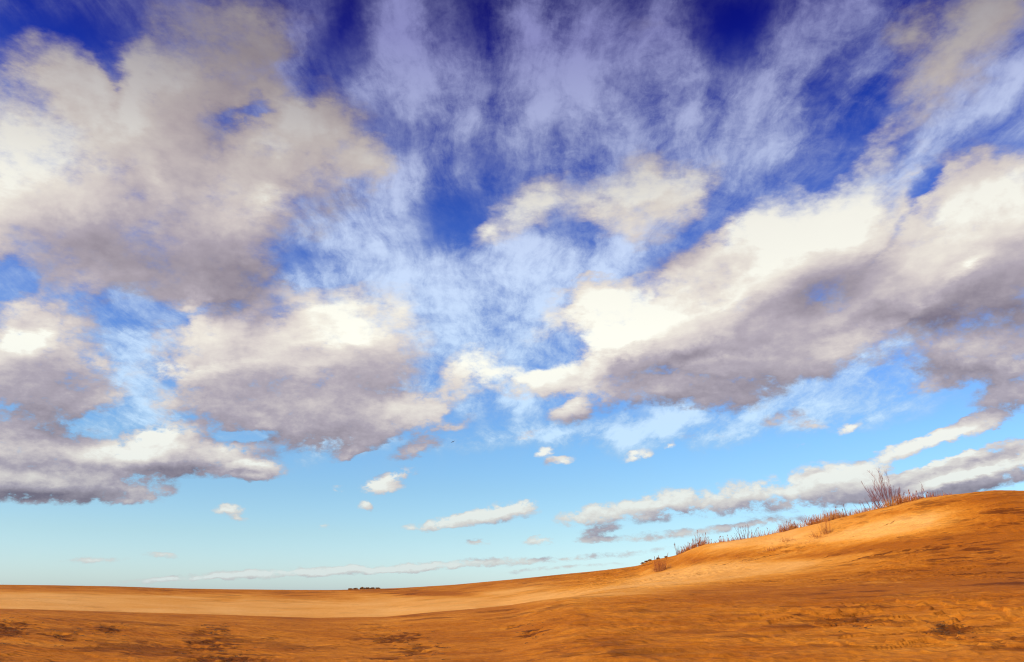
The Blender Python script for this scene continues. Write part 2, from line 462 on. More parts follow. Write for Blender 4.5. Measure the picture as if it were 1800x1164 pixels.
def pchip_cols(R, Z, r):
    """R, Z: (k, n) control points per column; r: (n,) one radius for each column"""
    h = np.diff(R, axis=0)
    s = np.diff(Z, axis=0) / h
    m = np.zeros_like(Z)
    same = s[:-1] * s[1:] > 0
    w1, w2 = 2 * h[1:] + h[:-1], h[1:] + 2 * h[:-1]
    with np.errstate(all='ignore'):
        hm = (w1 + w2) / (w1 / s[:-1] + w2 / s[1:])
    m[1:-1] = np.where(same, hm, 0)
    z = np.where(r <= R[0], Z[0], Z[-1])
    for i in range(R.shape[0] - 1):
        t = (r - R[i]) / h[i]
        k = (t >= 0) & (t <= 1)
        t = np.clip(t, 0, 1)
        zz = ((1 + 2 * t) * (1 - t) ** 2 * Z[i] + t * (1 - t) ** 2 * h[i] * m[i] + t * t * (3 - 2 * t) * Z[i + 1] + t * t * (t - 1) * h[i] * m[i + 1])
        z = np.where(k, zz, z)
    return z


def ground_point(px, py, rr):
    d = pix_dir(px, py)
    k = rr / math.hypot(d[0], d[1])
    return d[0] * k, d[1] * k


# trampled patches: photograph x, y, half width, half height (pixels), depth
PATCH = [(8, 1108, 34, 14, 1.0), (112, 1120, 34, 7, .9), (195, 1108, 24, 7, 1.0), (375, 1108, 28, 6, .9), (370, 1130, 44, 16, .9),
         (400, 1155, 60, 9, 1.1), (480, 1117, 14, 5, .6), (650, 1102, 34, 10, .6), (690, 1120, 50, 12, .9), (735, 1140, 40, 12, .9),
         (700, 1155, 60, 8, .6), (905, 1103, 18, 5, .8), (935, 1114, 26, 6, 1.0), (1000, 1133, 18, 4, .7), (880, 1143, 14, 4, .5), (1085, 1102, 16, 5, .6),
         (1160, 1105, 12, 4, .5), (1275, 1096, 20, 5, .5), (1412, 1085, 22, 4, .6), (1467, 1094, 16, 5, 1.0), (1520, 1096, 22, 5, .9), (1545, 1086, 18, 4, .7),
         (1595, 1106, 18, 4, .7), (1625, 1115, 24, 5, .7), (1645, 1099, 18, 4, 1.0), (1680, 1108, 26, 6, 1.1), (1730, 1128, 40, 7, .5), (1780, 1132, 30, 6, .6),
         (1735, 1030, 12, 4, .6), (1770, 1055, 26, 6, .5), (1790, 1020, 30, 5, .5), (1290, 1138, 20, 3, .4), (1230, 1132, 34, 6, .3), (170, 1136, 20, 4, .5), (60, 1158, 40, 5, .5), (560, 1128, 30, 5, .3), (300, 1102, 30, 4, .3),
         (1660, 900, 30, 4, .3), (1720, 903, 14, 3, .5), (1700, 915, 14, 3, .5), (820, 1122, 20, 4, .3), (960, 1150, 24, 4, .4), (1240, 1050, 10, 3, .6), (1220, 1046, 10, 2, .6),
         (1560, 975, 90, 3, .75), (1640, 967, 70, 3, .8), (1710, 954, 60, 3, .6), (1480, 973, 60, 2.5, .6), (1330, 985, 110, 3, .6), (1600, 941, 60, 3, .45), (1690, 934, 50, 3, .5),
         (1650, 924, 40, 3, .45), (1730, 985, 60, 5, .6), (1560, 922, 46, 2.5, .45), (1780, 990, 40, 5, .6), (1660, 1000, 60, 4, .45), (1500, 1012, 60, 3, .4), (1600, 1030, 70, 4, .4), (1390, 1018, 50, 3, .35)]


def height(x, y, fields=False):
    x, y = np.atleast_1d(np.asarray(x, float)), np.atleast_1d(np.asarray(y, float))
    az = np.arctan2(x, y)
    r = np.hypot(x, y)
    a = np.clip(az, CREST[0][0], CREST[0][-1])
    front = sstep(1.75, 1.1, np.abs(az))
    tc = smooth_interp(a, *CREST)
    tn = smooth_interp(a, *NEAR)
    ra, rc = r_near(a), r_crest(a)
    zc = tc * rc + EYE
    za = tn * ra + EYE
    k = sstep(math.atan2(*pix_dir(860, 1040)[:2]), math.atan2(*pix_dir(1080, 1040)[:2]), a)   # 0: hollow behind the near swell, 1: plain slope
    rt = ra * 1.38
    zt = (1 - k) * (tn * rt + EYE - .55) + k * ((tn + (tc - tn) * .16) * rt + EYE)
    rm = ra + (rc - ra) * .68
    zm = (1 - k) * ((tn + (tc - tn) * .62) * rm + EYE) + k * ((tn + (tc - tn) * .55) * rm + EYE)
    R = np.stack([np.full_like(r, 4.), np.full_like(r, 17.), ra, rt, rm, rc, rc * 1.35, rc * 2.2, np.full_like(r, 400.)])
    Z = np.stack([np.zeros_like(r), np.full_like(r, .02) + .25 * k, za, zt, zm, zc, zc * .8 - .6, zc * .3 - 1.2, np.full_like(r, -2.5)])
    Z = Z * front
    z = pchip_cols(R, Z, r)
    fade = sstep(160, 90, r)
    # relief: broad swells, wind-cut ledges, small lumps
    e = sstep(0, 8, np.abs(r - ra)) * sstep(2, 9, np.abs(r - rc)) * .75 + .25
    z = z + fade * e * (.16 * fbm(x / 13, y / 13, 3, 3) + .0)
    rough = sstep(.0, 1.0, k) * .8 + sstep(ra * 1.06, ra * .98, r) * .38 + sstep(rc * .86, rc * .94, r) * .5
    rough = np.clip(rough, 0.06, 1.15)
    rg = 1 - np.abs(fbm((x * .9 + y * .25) / 3.4, (y - x * .2) / 2.0, 21, 4, .55)) * 2
    z = z + fade * rough * e * (.055 * rg * sstep(.3, .9, rg) + .036 * fbm(x / 1.1, y / .9, 31, 4, .65))
    sw = fbm((x + .35 * y) / 7.5, (y - .2 * x) / 4.5, 121, 4, .6) * 5.0
    fr = sw - np.floor(sw)
    z = z + fade * e * np.clip(rough + .12, 0, 1) * (.05 + .07 * k) * (fr - 1.0 + sstep(.0, .10, 1 - fr)) * sstep(-.25, .35, fbm(x / 12, y / 9, 140, 2))
    cl = np.abs(fbm(x / .8, y / .7, 61, 3, .6))
    z = z + fade * e * np.clip(rough, 0, 1) * .018 * (1 - 2 * cl) * sstep(0., .5, fbm(x / 5, y / 4, 150, 3) + .15)
    # trampled patches, each a cluster of pits
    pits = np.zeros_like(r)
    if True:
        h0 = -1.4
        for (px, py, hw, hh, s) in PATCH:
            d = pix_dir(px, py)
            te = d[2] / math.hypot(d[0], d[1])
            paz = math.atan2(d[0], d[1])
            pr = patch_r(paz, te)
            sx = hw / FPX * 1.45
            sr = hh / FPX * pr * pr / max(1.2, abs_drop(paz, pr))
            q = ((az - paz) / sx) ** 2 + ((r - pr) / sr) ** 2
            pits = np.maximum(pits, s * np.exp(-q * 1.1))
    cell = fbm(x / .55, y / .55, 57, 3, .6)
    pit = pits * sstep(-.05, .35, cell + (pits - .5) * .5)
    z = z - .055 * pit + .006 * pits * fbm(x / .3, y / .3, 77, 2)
    if not fields:
        return z
    # paleness of the sand, from dryness plus painted light and shade: 1 pale smooth, 0 coarse
    te = (z - EYE) / np.maximum(r, .1)
    wob = fbm(x / 9, y / 9, 90, 4, .6)
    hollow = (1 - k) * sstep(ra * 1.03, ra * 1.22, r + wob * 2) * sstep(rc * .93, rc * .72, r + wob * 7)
    pyv = 1046 - te * FPX            # only to lay out the pale and dark tongues
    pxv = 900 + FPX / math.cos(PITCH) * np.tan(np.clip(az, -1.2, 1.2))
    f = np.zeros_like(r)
    for (cx, cy, rx, ry, an, s) in DRY_LIT:
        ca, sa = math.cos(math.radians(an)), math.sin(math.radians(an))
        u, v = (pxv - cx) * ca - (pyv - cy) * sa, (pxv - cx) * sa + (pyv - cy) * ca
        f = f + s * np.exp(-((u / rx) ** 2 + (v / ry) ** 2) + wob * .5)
    dry_lit = np.clip(hollow + f * (r > ra * .8), -0.6, 1)
    dry_lit = np.where(np.abs(az) > .75, .4, dry_lit)
    return z, dry_lit, pits


# pale (+) and dark (-) sand on the right slope; flank light, ridge shadow and litter painted in: x, y, rx, ry, tilt, strength
DRY_LIT = [(1290, 1005, 150, 20, 3, .95), (1180, 1022, 120, 14, 4, .7), (1420, 1000, 120, 14, 4, .5), (1290, 966, 80, 10, 6, .9), (1400, 950, 90, 12, 10, .8), (1500, 925, 120, 12, 8, .5), (1540, 950, 150, 14, 6, .5), (1430, 978, 130, 8, 4, .4),
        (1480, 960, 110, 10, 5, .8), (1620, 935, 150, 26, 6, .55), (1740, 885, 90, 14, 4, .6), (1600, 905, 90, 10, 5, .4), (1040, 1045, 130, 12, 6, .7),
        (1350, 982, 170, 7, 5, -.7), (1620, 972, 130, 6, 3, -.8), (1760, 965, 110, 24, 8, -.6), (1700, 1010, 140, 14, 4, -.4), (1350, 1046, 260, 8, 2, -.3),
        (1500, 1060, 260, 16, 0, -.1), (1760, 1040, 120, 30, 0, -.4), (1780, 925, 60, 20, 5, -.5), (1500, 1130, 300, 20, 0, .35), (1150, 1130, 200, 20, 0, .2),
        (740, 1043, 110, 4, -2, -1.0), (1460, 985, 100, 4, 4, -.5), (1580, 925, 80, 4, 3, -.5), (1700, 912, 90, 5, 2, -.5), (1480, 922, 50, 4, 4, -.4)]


def base_te(az, r):
    return None


_cache = {}


def _profile(paz):
    key = round(paz, 4)
    if key not in _cache:
        rr = np.linspace(6, 110, 1200)
        a = np.full_like(rr, paz)
        tc, tn = smooth_interp(a, *CREST), smooth_interp(a, *NEAR)
        ra, rc = r_near(a), r_crest(a)
        k = sstep(math.atan2(*pix_dir(860, 1040)[:2]), math.atan2(*pix_dir(1080, 1040)[:2]), a)
        rt = ra * 1.38
        zt = (1 - k) * (tn * rt + EYE - .55) + k * ((tn + (tc - tn) * .16) * rt + EYE)
        rm = ra + (rc - ra) * .68
        zm = (tn + (tc - tn) * (.62 - .07 * k)) * rm + EYE
        R = np.stack([np.full_like(rr, 4.), np.full_like(rr, 17.), ra, rt, rm, rc])
        Z = np.stack([np.zeros_like(rr), np.full_like(rr, .02) + .25 * k, tn * ra + EYE, zt, zm, tc * rc + EYE])
        z = pchip_cols(R, Z, rr)
        _cache[key] = (rr, (z - EYE) / rr)
    return _cache[key]


def patch_r(paz, te):
    rr, t = _profile(paz)
    hit = np.nonzero(t >= te)[0]
    return rr[hit[0]] if len(hit) else rr[-1]


def abs_drop(paz, pr):
    """how fast the ground climbs in the line of sight: r^2 * d(te)/dr"""
    rr, t = _profile(paz)
    g = np.gradient(t, rr)
    return float(np.interp(pr, rr, g) * pr * pr)


def tagk(o, label=None, cat=None, group=None, kind=None):
    if label: o['label'] = label
    if cat: o['category'] = cat
    if group: o['group'] = group
    if kind: o['kind'] = kind
    return o


def mat_sand():
    m = bpy.data.materials.new('sand')
    m.use_nodes = True
    t = m.node_tree
    nx = NX(t)
    b = t.nodes['Principled BSDF']
    P = nx.node('ShaderNodeTexCoord').outputs['Object']
    A = nx.node('ShaderNodeAttribute', attribute_name='dry_lit').outputs['Fac']
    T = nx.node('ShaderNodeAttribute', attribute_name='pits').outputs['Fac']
    st = nx.v('MULTIPLY', P, (.8, 1.0, 1.0))
    n1 = nx.noise(st, .22, 7, .62)
    n2 = nx.noise(nx.v('MULTIPLY', P, (.35, 1.0, 2.0)), .9, 7, .65)
    n3 = nx.noise(nx.v('MULTIPLY', P, (.5, 1.0, 1.0)), 3.2, 5, .7)
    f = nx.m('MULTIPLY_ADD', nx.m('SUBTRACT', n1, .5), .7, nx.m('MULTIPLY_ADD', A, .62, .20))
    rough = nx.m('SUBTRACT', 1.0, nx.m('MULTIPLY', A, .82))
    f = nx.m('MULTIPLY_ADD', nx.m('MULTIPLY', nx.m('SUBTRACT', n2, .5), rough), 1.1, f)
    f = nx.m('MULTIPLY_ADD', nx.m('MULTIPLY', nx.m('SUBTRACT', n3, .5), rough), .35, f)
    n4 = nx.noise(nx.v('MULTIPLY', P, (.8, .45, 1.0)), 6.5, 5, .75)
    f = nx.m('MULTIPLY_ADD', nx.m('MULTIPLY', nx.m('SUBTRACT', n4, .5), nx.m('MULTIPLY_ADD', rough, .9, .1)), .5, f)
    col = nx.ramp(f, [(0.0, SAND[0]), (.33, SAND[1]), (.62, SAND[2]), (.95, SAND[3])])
    # dark streaks over the sand, thickest in the trampled hollows
    k1 = nx.noise(nx.v('MULTIPLY', P, (.45, 1.0, 1.0)), 1.6, 6, .68)
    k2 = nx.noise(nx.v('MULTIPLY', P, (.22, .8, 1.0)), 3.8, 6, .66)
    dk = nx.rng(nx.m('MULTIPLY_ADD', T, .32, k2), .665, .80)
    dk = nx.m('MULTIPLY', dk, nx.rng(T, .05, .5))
    k3 = nx.noise(nx.v('MULTIPLY', P, (.16, .45, 2.6)), 1.5, 7, .66)
    k4 = nx.noise(P, .16, 3, .5)
    ln = nx.m('MULTIPLY', nx.rng(k3, .52, .60), nx.m('MULTIPLY', nx.rng(k4, .38, .6), nx.m('MULTIPLY_ADD', rough, .55, .05)))
    dk2 = nx.m('MAXIMUM', nx.m('MULTIPLY', nx.rng(k1, .60, .72), nx.m('MULTIPLY', rough, .24)), ln)
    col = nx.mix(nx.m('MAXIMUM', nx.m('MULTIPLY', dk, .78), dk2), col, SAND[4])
    t.links.new(col, b.inputs['Base Color'])
    b.inputs['Roughness'].default_value = .95
    b.inputs['Specular IOR Level'].default_value = .12
    rip = nx.node('ShaderNodeTexWave', wave_type='BANDS', bands_direction='Y')
    rip.inputs['Scale'].default_value = 1.1
    rip.inputs['Distortion'].default_value = 5.0
    rip.inputs['Detail'].default_value = 3
    rip.inputs['Detail Scale'].default_value = .6
    nx.put(rip.inputs[0], nx.v('ADD', P, nx.v('SCALE', nx.noise(P, .5, 2, .5, color=True), scale=1.5)))
    g = nx.noise(P, 14.0, 4, .6)
    h = nx.m('ADD', nx.m('MULTIPLY', rip.outputs['Fac'], .022), nx.m('MULTIPLY', n3, .12))
    h = nx.m('ADD', h, nx.m('MULTIPLY', g, .012))
    bp = nx.node('ShaderNodeBump')
    bp.inputs['Strength'].default_value = .8
    bp.inputs['Distance'].default_value = 1.0
    nx.put(bp.inputs['Height'], h)
    t.links.new(bp.outputs[0], b.inputs['Normal'])
    return m


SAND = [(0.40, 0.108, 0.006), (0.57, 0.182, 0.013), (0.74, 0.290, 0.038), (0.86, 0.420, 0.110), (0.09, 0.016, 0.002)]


def build_ground():
    hf = 0.66
    az = np.concatenate([np.linspace(-math.pi, -hf, 60)[:-1], np.linspace(-hf, hf, 1000), np.linspace(hf, math.pi, 60)[1:-1]])
    r = np.concatenate([np.geomspace(.6, 14, 22)[:-1], np.geomspace(14, 46, 330)[:-1], np.geomspace(46, 108, 420)[:-1], np.geomspace(108, 9000, 46)])
    A, R = np.meshgrid(az, r)
    X, Y = (np.sin(A) * R).ravel(), (np.cos(A) * R).ravel()
    z, dry_lit, pits = height(X, Y, True)
    n, mcol = len(r), len(az)
    co = np.stack([X, Y, z], 1)
    co = np.vstack([co, [[0, 0, 0]]])
    i = np.arange(n - 1)[:, None] * mcol
    j = np.arange(mcol)[None, :]
    j2 = (j + 1) % mcol
    q = np.stack([i + j, i + mcol + j, i + mcol + j2, i + j2], -1).reshape(-1, 4)[:, ::-1]
    tri = np.stack([np.full(mcol, n * mcol), np.arange(mcol), (np.arange(mcol) + 1) % mcol], 1)[:, ::-1]
    me = bpy.data.meshes.new('sand_dunes')
    me.vertices.add(len(co))
    me.vertices.foreach_set('co', co.ravel().astype(np.float32))
    loops = np.concatenate([q.ravel(), tri.ravel()])
    me.loops.add(len(loops))
    me.loops.foreach_set('vertex_index', loops.astype(np.int32))
    starts = np.concatenate([np.arange(len(q)) * 4, len(q) * 4 + np.arange(len(tri)) * 3])
    me.polygons.add(len(starts))
    me.polygons.foreach_set('loop_start', starts.astype(np.int32))
    me.update(calc_edges=True)
    me.validate()
    for nm, arr in (('dry_lit', dry_lit), ('pits', pits)):
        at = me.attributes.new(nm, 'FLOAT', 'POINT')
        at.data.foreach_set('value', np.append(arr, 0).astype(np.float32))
    me.polygons.foreach_set('use_smooth', np.ones(len(me.polygons), dtype=bool))
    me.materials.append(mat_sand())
    o = bpy.data.objects.new('sand_dunes', me)
    COL.objects.link(o)
    # normals up
    if me.polygons[5000].normal.z < 0:
        me.flip_normals()
    o['kind'] = 'structure'
    return o


ground = build_ground()


# ------------------------------------------------------------------ plants on the crest
def plain_mat(name, c1, c2, scale=6.0):
    m = bpy.data.materials.new(name)
    m.use_nodes = True
    t = m.node_tree
    nx = NX(t)
    b = t.nodes['Principled BSDF']
    P = nx.node('ShaderNodeTexCoord').outputs['Object']
    col = nx.mix(nx.rng(nx.noise(P, scale, 3, .6), .35, .65), c1, c2)
    t.links.new(col, b.inputs['Base Color'])
    b.inputs['Roughness'].default_value = .85
    b.inputs['Specular IOR Level'].default_value = .2
    return m


M_TWIG = plain_mat('reddish_bark', (.15, .035, .030), (.25, .07, .05))
M_TWIGV = plain_mat('purplish_bark', (.12, .06, .085), (.20, .10, .12))
M_STRAW = plain_mat('dry_grass', (.34, .12, .025), (.50, .22, .06))
M_RUST = plain_mat('rust_grass', (.21, .045, .016), (.38, .12, .03))
M_SCRUB = plain_mat('scrub_leaf', (.24, .12, .04), (.36, .19, .06))
M_DARK = plain_mat('dark_scrub', (.05, .025, .012), (.11, .055, .022))


class MB:
    def __init__(self):
        self.v, self.f = [], []

    def tube(self, pts, r0, r1, n=4):
        base = len(self.v)
        k = len(pts)
        for i, p in enumerate(pts):
            r = r0 + (r1 - r0) * i / (k - 1)
            d = (pts[min(i + 1, k - 1)] - pts[max(i - 1, 0)]).normalized()
            a = d.cross(Vector((.3, .9, .1))).normalized()
            b = d.cross(a)
            for j in range(n):
                w = 2 * math.pi * j / n
                self.v.append(p + a * (r * math.cos(w)) + b * (r * math.sin(w)))
        for i in range(k - 1):
            for j in range(n):
                self.f.append((base + i * n + j, base + i * n + (j + 1) % n, base + (i + 1) * n + (j + 1) % n, base + (i + 1) * n + j))
        self.f.append(tuple(base + (k - 1) * n + j for j in range(n)))

    def leaf(self, p, d, L, w):
        a = d.cross(Vector((random.uniform(-1, 1), random.uniform(-1, 1), random.uniform(-1, 1)))).normalized() * w
        n = d.cross(a).normalized() * w * .3
        b = len(self.v)
        self.v += [p, p + d * L * .5 + a + n, p + d * L, p + d * L * .5 - a + n]
        self.f += [(b, b + 1, b + 2, b + 3)]

    def build(self, name, mat, parent=None):
        me = bpy.data.meshes.new(name)
        me.from_pydata([tuple(v) for v in self.v], [], self.f)
        me.materials.append(mat)
        o = bpy.data.objects.new(name, me)
        COL.objects.link(o)
        if parent:
            o.parent = parent
        return o


def bend(p, d, L, k=4, droop=0.0, wob=.06):
    pts, d = [p.copy()], d.normalized()
    for i in range(k):
        d = (d + Vector((random.uniform(-wob, wob), random.uniform(-wob, wob), -droop + random.uniform(-wob, wob) * .4))).normalized()
        pts.append(pts[-1] + d * (L / k))
    return pts


def thing(name, loc, label, cat, group=None, rz=0):
    o = bpy.data.objects.new(name, None)
    COL.objects.link(o)
    o.location = loc
    o.rotation_euler.z = rz
    o.empty_display_size = .2
    return tagk(o, label, cat, group)


def on_ground(px, py=None, back=0.0):
    """where the line of sight of a photograph point meets the sand (the crest when py is None)"""
    d = pix_dir(px, 1000 if py is None else py)
    az = math.atan2(d[0], d[1])
    if py is None:
        # true crest: the radius whose sight line stands highest
        rr = np.linspace(40, 130, 700)
        zz = height(np.sin(az) * rr, np.cos(az) * rr)
        t = (zz - EYE) / rr
        i = int(np.argmax(t))
        r = rr[i] + back
    else:
        te = d[2] / math.hypot(d[0], d[1])
        rr = np.linspace(14, 130, 1800)
        zz = height(np.sin(az) * rr, np.cos(az) * rr)
        t = (zz - EYE) / rr
        hit = np.nonzero(t >= te)[0]
        r = rr[hit[0]] if len(hit) else rr[int(np.argmax(t))]
    x, y = math.sin(az) * r, math.cos(az) * r
    return Vector((x, y, float(height(x, y)[0]))), r


def blades(mb, n, h, spread, lean=.35, w=.010, foot=.12):
    for _ in range(n):
        a = random.uniform(0, 2 * math.pi)
        q = random.random() ** .6 * foot
        p = Vector((math.cos(a) * q, math.sin(a) * q, -.05))
        d = Vector((math.cos(a) * random.uniform(0, spread) + lean * random.uniform(-.3, 1) * .3, math.sin(a) * random.uniform(0, spread), 1))
        L = h * random.uniform(.45, 1.0)
        mb.tube(bend(p, d, L, 3, droop=.07, wob=.10), w, w * .3, 3)


def tuft(px, hpx, label, group=None, py=None, n=26, spread=.55, mat=None, back=0.0, name='grass_tuft', foot=.22, w=.017, cat='grass tuft', plume=False, lean=.35):
    loc, r = on_ground(px, py, back)
    h = hpx / FPX * r
    t = thing(name, loc, label, cat, group, random.uniform(0, 6.28) if lean < .3 else 0)
    m1 = MB()
    blades(m1, n, h, spread, w=w, foot=foot, lean=lean)
    m1.build('blades', mat or M_RUST, t)['kind'] = 'stuff'
    m2 = MB()
    blades(m2, int(n * .8) + 3, h * .42, spread * 2.0, w=w, foot=foot * 1.4, lean=lean)
    m2.build('dead_base', M_STRAW if (mat is not M_DARK) else M_DARK, t)['kind'] = 'stuff'
    if plume:
        for _ in range(plume):
            s_ = MB()
            d = Vector((random.uniform(-.25, .3), random.uniform(-.2, .2), 1))
            pts = bend(Vector((random.uniform(-foot, foot), random.uniform(-foot, foot), 0)), d, h * random.uniform(.9, 1.25), 4, .02)
            s_.tube(pts, w, w * .5, 3)
            for q in range(10):
                s_.leaf(pts[-1] + (pts[-2] - pts[-1]) * random.random() * .8, (d + Vector((random.uniform(-.4, .4), random.uniform(-.4, .4), .3))).normalized(), .12, .02)
            s_.build('seed_stalk', M_RUST, t)
    return t


def shrub(px, hpx, label, cat, nstem, fan, mat, py=None, back=0.0, spread_px=6, twigs=7, r0=.028, name='bare_shrub', bias=0.0, group=None):
    loc, r = on_ground(px, py, back)
    h = hpx / FPX * r
    t = thing(name, loc, label, cat, group)
    foot = spread_px / FPX * r
    right = Vector((loc.y, -loc.x, 0)).normalized()
    away = Vector((loc.x, loc.y, 0)).normalized()
    for i in range(nstem):
        f = (i + .5) / nstem * 2 - 1
        f += random.uniform(-.25, .25)
        p = right * (f * foot) + away * random.uniform(-foot, foot) * .7 + Vector((0, 0, -.15))
        d = right * (f * fan + bias) + away * random.uniform(-.5, .5) * fan + Vector((0, 0, 1))
        L = h * random.uniform(.45, 1.05) * (1 - .25 * abs(f))
        pts = bend(p, d, L, 6, droop=-.03, wob=.13)
        sm = MB()
        sm.tube(pts, r0 * random.uniform(.7, 1.1), r0 * .18, 5)
        st = sm.build('stem', mat, t)
        tm = MB()
        for k in range(twigs):
            q = random.uniform(.18, .95)
            j = min(int(q * 6), 5)
            b = pts[j].lerp(pts[j + 1], q * 6 - j)
            dd = (pts[j + 1] - pts[j]).normalized() + Vector((random.uniform(-.55, .55), random.uniform(-.55, .55), .15))
            LL = L * random.uniform(.16, .42) * (1.1 - q * .6)
            tp = bend(b, dd, LL, 4, droop=-.05, wob=.12)
            tm.tube(tp, r0 * .32, r0 * .10, 3)
            for z in range(3):
                w_ = random.randint(1, 3)
                tm.tube(bend(tp[w_], (tp[w_ + 1] - tp[w_]).normalized() + Vector((random.uniform(-.6, .6), random.uniform(-.6, .6), .2)), LL * random.uniform(.25, .5), 2, -.03, .1), r0 * .2, r0 * .08, 3)
        tm.build('twigs', mat, st)['kind'] = 'stuff'
    bm = MB()
    blades(bm, 30, h * .14, 1.1, foot=foot * 1.6, w=.014)
    bm.build('dead_base', M_RUST, t)['kind'] = 'stuff'
    return t


random.seed(7)
BIG = shrub(1579, 64, 'tall bare reddish shrub with stems fanning out, the largest plant on the dune crest', 'shrub', 30, .50, M_TWIG, spread_px=15, twigs=14, r0=.018, bias=-.12)
shrub(1552, 36, 'low bare shrub leaning left against the foot of the largest shrub', 'shrub', 8, .4, M_TWIG, spread_px=10, twigs=6, r0=.018, bias=-.12)
shrub(1532, 22, 'small wispy bare shrub at the left edge of the largest shrub', 'shrub', 6, .5, M_TWIG, spread_px=8, twigs=4, r0=.016, bias=-.15)
shrub(1316, 30, 'purplish grey bare shrub standing alone halfway up the crest', 'shrub', 11, .65, M_TWIGV, spread_px=10, twigs=6, r0=.020)
shrub(1298, 20, 'thin purplish twigs leaning away from the lone grey shrub', 'shrub', 4, .4, M_TWIGV, spread_px=4, twigs=4, r0=.016, bias=-.4)
shrub(1335, 20, 'short purplish twigs uphill of the lone grey shrub', 'shrub', 5, .4, M_TWIGV, spread_px=5, twigs=4, r0=.016, bias=.1)
shrub(1502, 26, 'thin upright bare shrub just downhill of the largest shrub', 'shrub', 6, .45, M_TWIG, spread_px=6, twigs=4, r0=.016, bias=-.2)
shrub(1640, 30, 'narrow upright bare shrub with one tall stem uphill of the largest shrub', 'shrub', 4, .22, M_TWIG, spread_px=3, twigs=5, r0=.020)
shrub(1412, 16, 'tiny bare shrub among grass in the middle of the crest', 'shrub', 6, .5, M_TWIG, spread_px=5, twigs=4, r0=.014)
shrub(1664, 20, 'small dark bare shrub, last one before the bare top of the dune', 'shrub', 5, .4, M_TWIGV, spread_px=4, twigs=4, r0=.016)

tuft(1236, 20, 'dense rust red grass tuft on the knob at the low end of the crest', n=60, foot=.5, spread=.6, plume=3)
tuft(1160, 24, 'tall orange grass tuft at the corner of the pale sand tongue', py=1004, n=60, foot=.5, spread=.35, mat=M_RUST, plume=4)
tuft(1171, 14, 'shorter orange grass tuft beside the tall orange one', py=1000, n=30, foot=.4, spread=.4, mat=M_STRAW)
tuft(1452, 26, 'straw coloured grass tuft on the slope below the crest', py=938, n=26, foot=.3, spread=.3, mat=M_STRAW, plume=3)
tuft(1440, 12, 'low straw grass tuft leaning beside the taller slope tuft', py=944, n=24, foot=.5, spread=.7, mat=M_STRAW)
tuft(1384, 10, 'small straw grass tuft on the slope under the crest grass', py=952, n=20, foot=.4, spread=.5, mat=M_STRAW)
tuft(1357, 8, 'low brown grass tuft on the dark ledge of the slope', py=968, n=24, foot=.5, spread=.8, mat=M_RUST)
tuft(1174, 5, 'last tiny sprig in the pale sand tongue', py=1010, n=8, foot=.1, spread=.5, mat=M_RUST)
tuft(1193, 18, 'thin tall grass stalks at the lower end of the crest grass', n=8, foot=.12, spread=.15, mat=M_DARK, plume=2)
tuft(1436, 20, 'thick dark red grass tuft in the middle of the crest row', n=60, foot=.6, spread=.5)
tuft(1472, 20, 'dark red grass tuft with upright blades near the top of the crest row', n=50, foot=.5, spread=.35)

G = 'small rust coloured grass tufts along the dune crest'
rows = [(1202, 9), (1209, 10), (1216, 11), (1222, 12), (1229, 13), (1243, 12), (1251, 7), (1262, 5), (1272, 8), (1281, 7), (1290, 8), (1305, 9), (1325, 9),
        (1346, 9), (1354, 14), (1362, 7), (1370, 9), (1383, 12), (1390, 15), (1397, 12), (1404, 14), (1419, 12), (1427, 11), (1444, 13), (1451, 11),
        (1459, 14), (1466, 12), (1480, 15), (1487, 14), (1494, 13), (1509, 12), (1516, 10), (1524, 12), (1538, 15), (1556, 16), (1582, 14), (1590, 15),
        (1598, 13), (1606, 12), (1613, 14), (1621, 13), (1628, 12), (1634, 18), (1647, 13), (1654, 10), (1672, 11), (1680, 7), (1690, 6)]
ORD = ['first', 'second', 'third', 'fourth', 'fifth', 'sixth', 'seventh', 'eighth', 'ninth', 'tenth', 'eleventh', 'twelfth', 'thirteenth', 'fourteenth', 'fifteenth', 'sixteenth']
MARK = [(1193, 'the thin tall stalks'), (1236, 'the dense tuft on the knob'), (1316, 'the lone purplish grey shrub'), (1412, 'the tiny bare shrub'),
        (1436, 'the thick dark red tuft'), (1472, 'the dark red upright tuft'), (1502, 'the thin upright shrub'), (1569, 'the largest shrub'),
        (1640, 'the narrow one-stemmed shrub'), (1664, 'the last dark shrub')]
seen = {}
for px, hp in rows:
    mk = [m for m in MARK if m[0] < px][-1][1]
    seen[mk] = seen.get(mk, -1) + 1
    thick = 1375 < px < 1405 or 1430 < px < 1500 or 1578 < px < 1625 or px < 1225
    tuft(px + random.uniform(-2.5, 2.5), hp * (random.uniform(.9, 1.3) if thick else random.uniform(.5, 1.1)), ORD[seen[mk]] + ' small rust red grass tuft uphill of ' + mk, G, n=random.randint(34, 60) if thick else random.randint(8, 18), foot=random.uniform(.2, .6),
         spread=random.uniform(.3, .7), back=random.uniform(-.8, .3), mat=random.choice([M_RUST, M_RUST, M_STRAW]), plume=random.choice([0, 0, 1, 2]))

G2 = 'sparse low tufts scattered on the slope under the crest'
for kk, (px, py) in enumerate(sorted([(1250, 990), (1270, 985), (1293, 984), (1310, 988), (1327, 984), (1395, 950), (1412, 956), (1426, 952), (1463, 935), (1300, 978), (1338, 972), (1370, 962), (1386, 960), (1514, 913), (1225, 985), (1210, 990)])):
    tuft(px, random.uniform(3.5, 6), ORD[kk] + ' from the left of the sparse low tufts on the slope under the crest', G2, py=py, n=12, foot=.35, spread=.8, mat=random.choice([M_RUST, M_STRAW]), w=.009)

G3 = 'low dark scrub bushes on the distant crest'


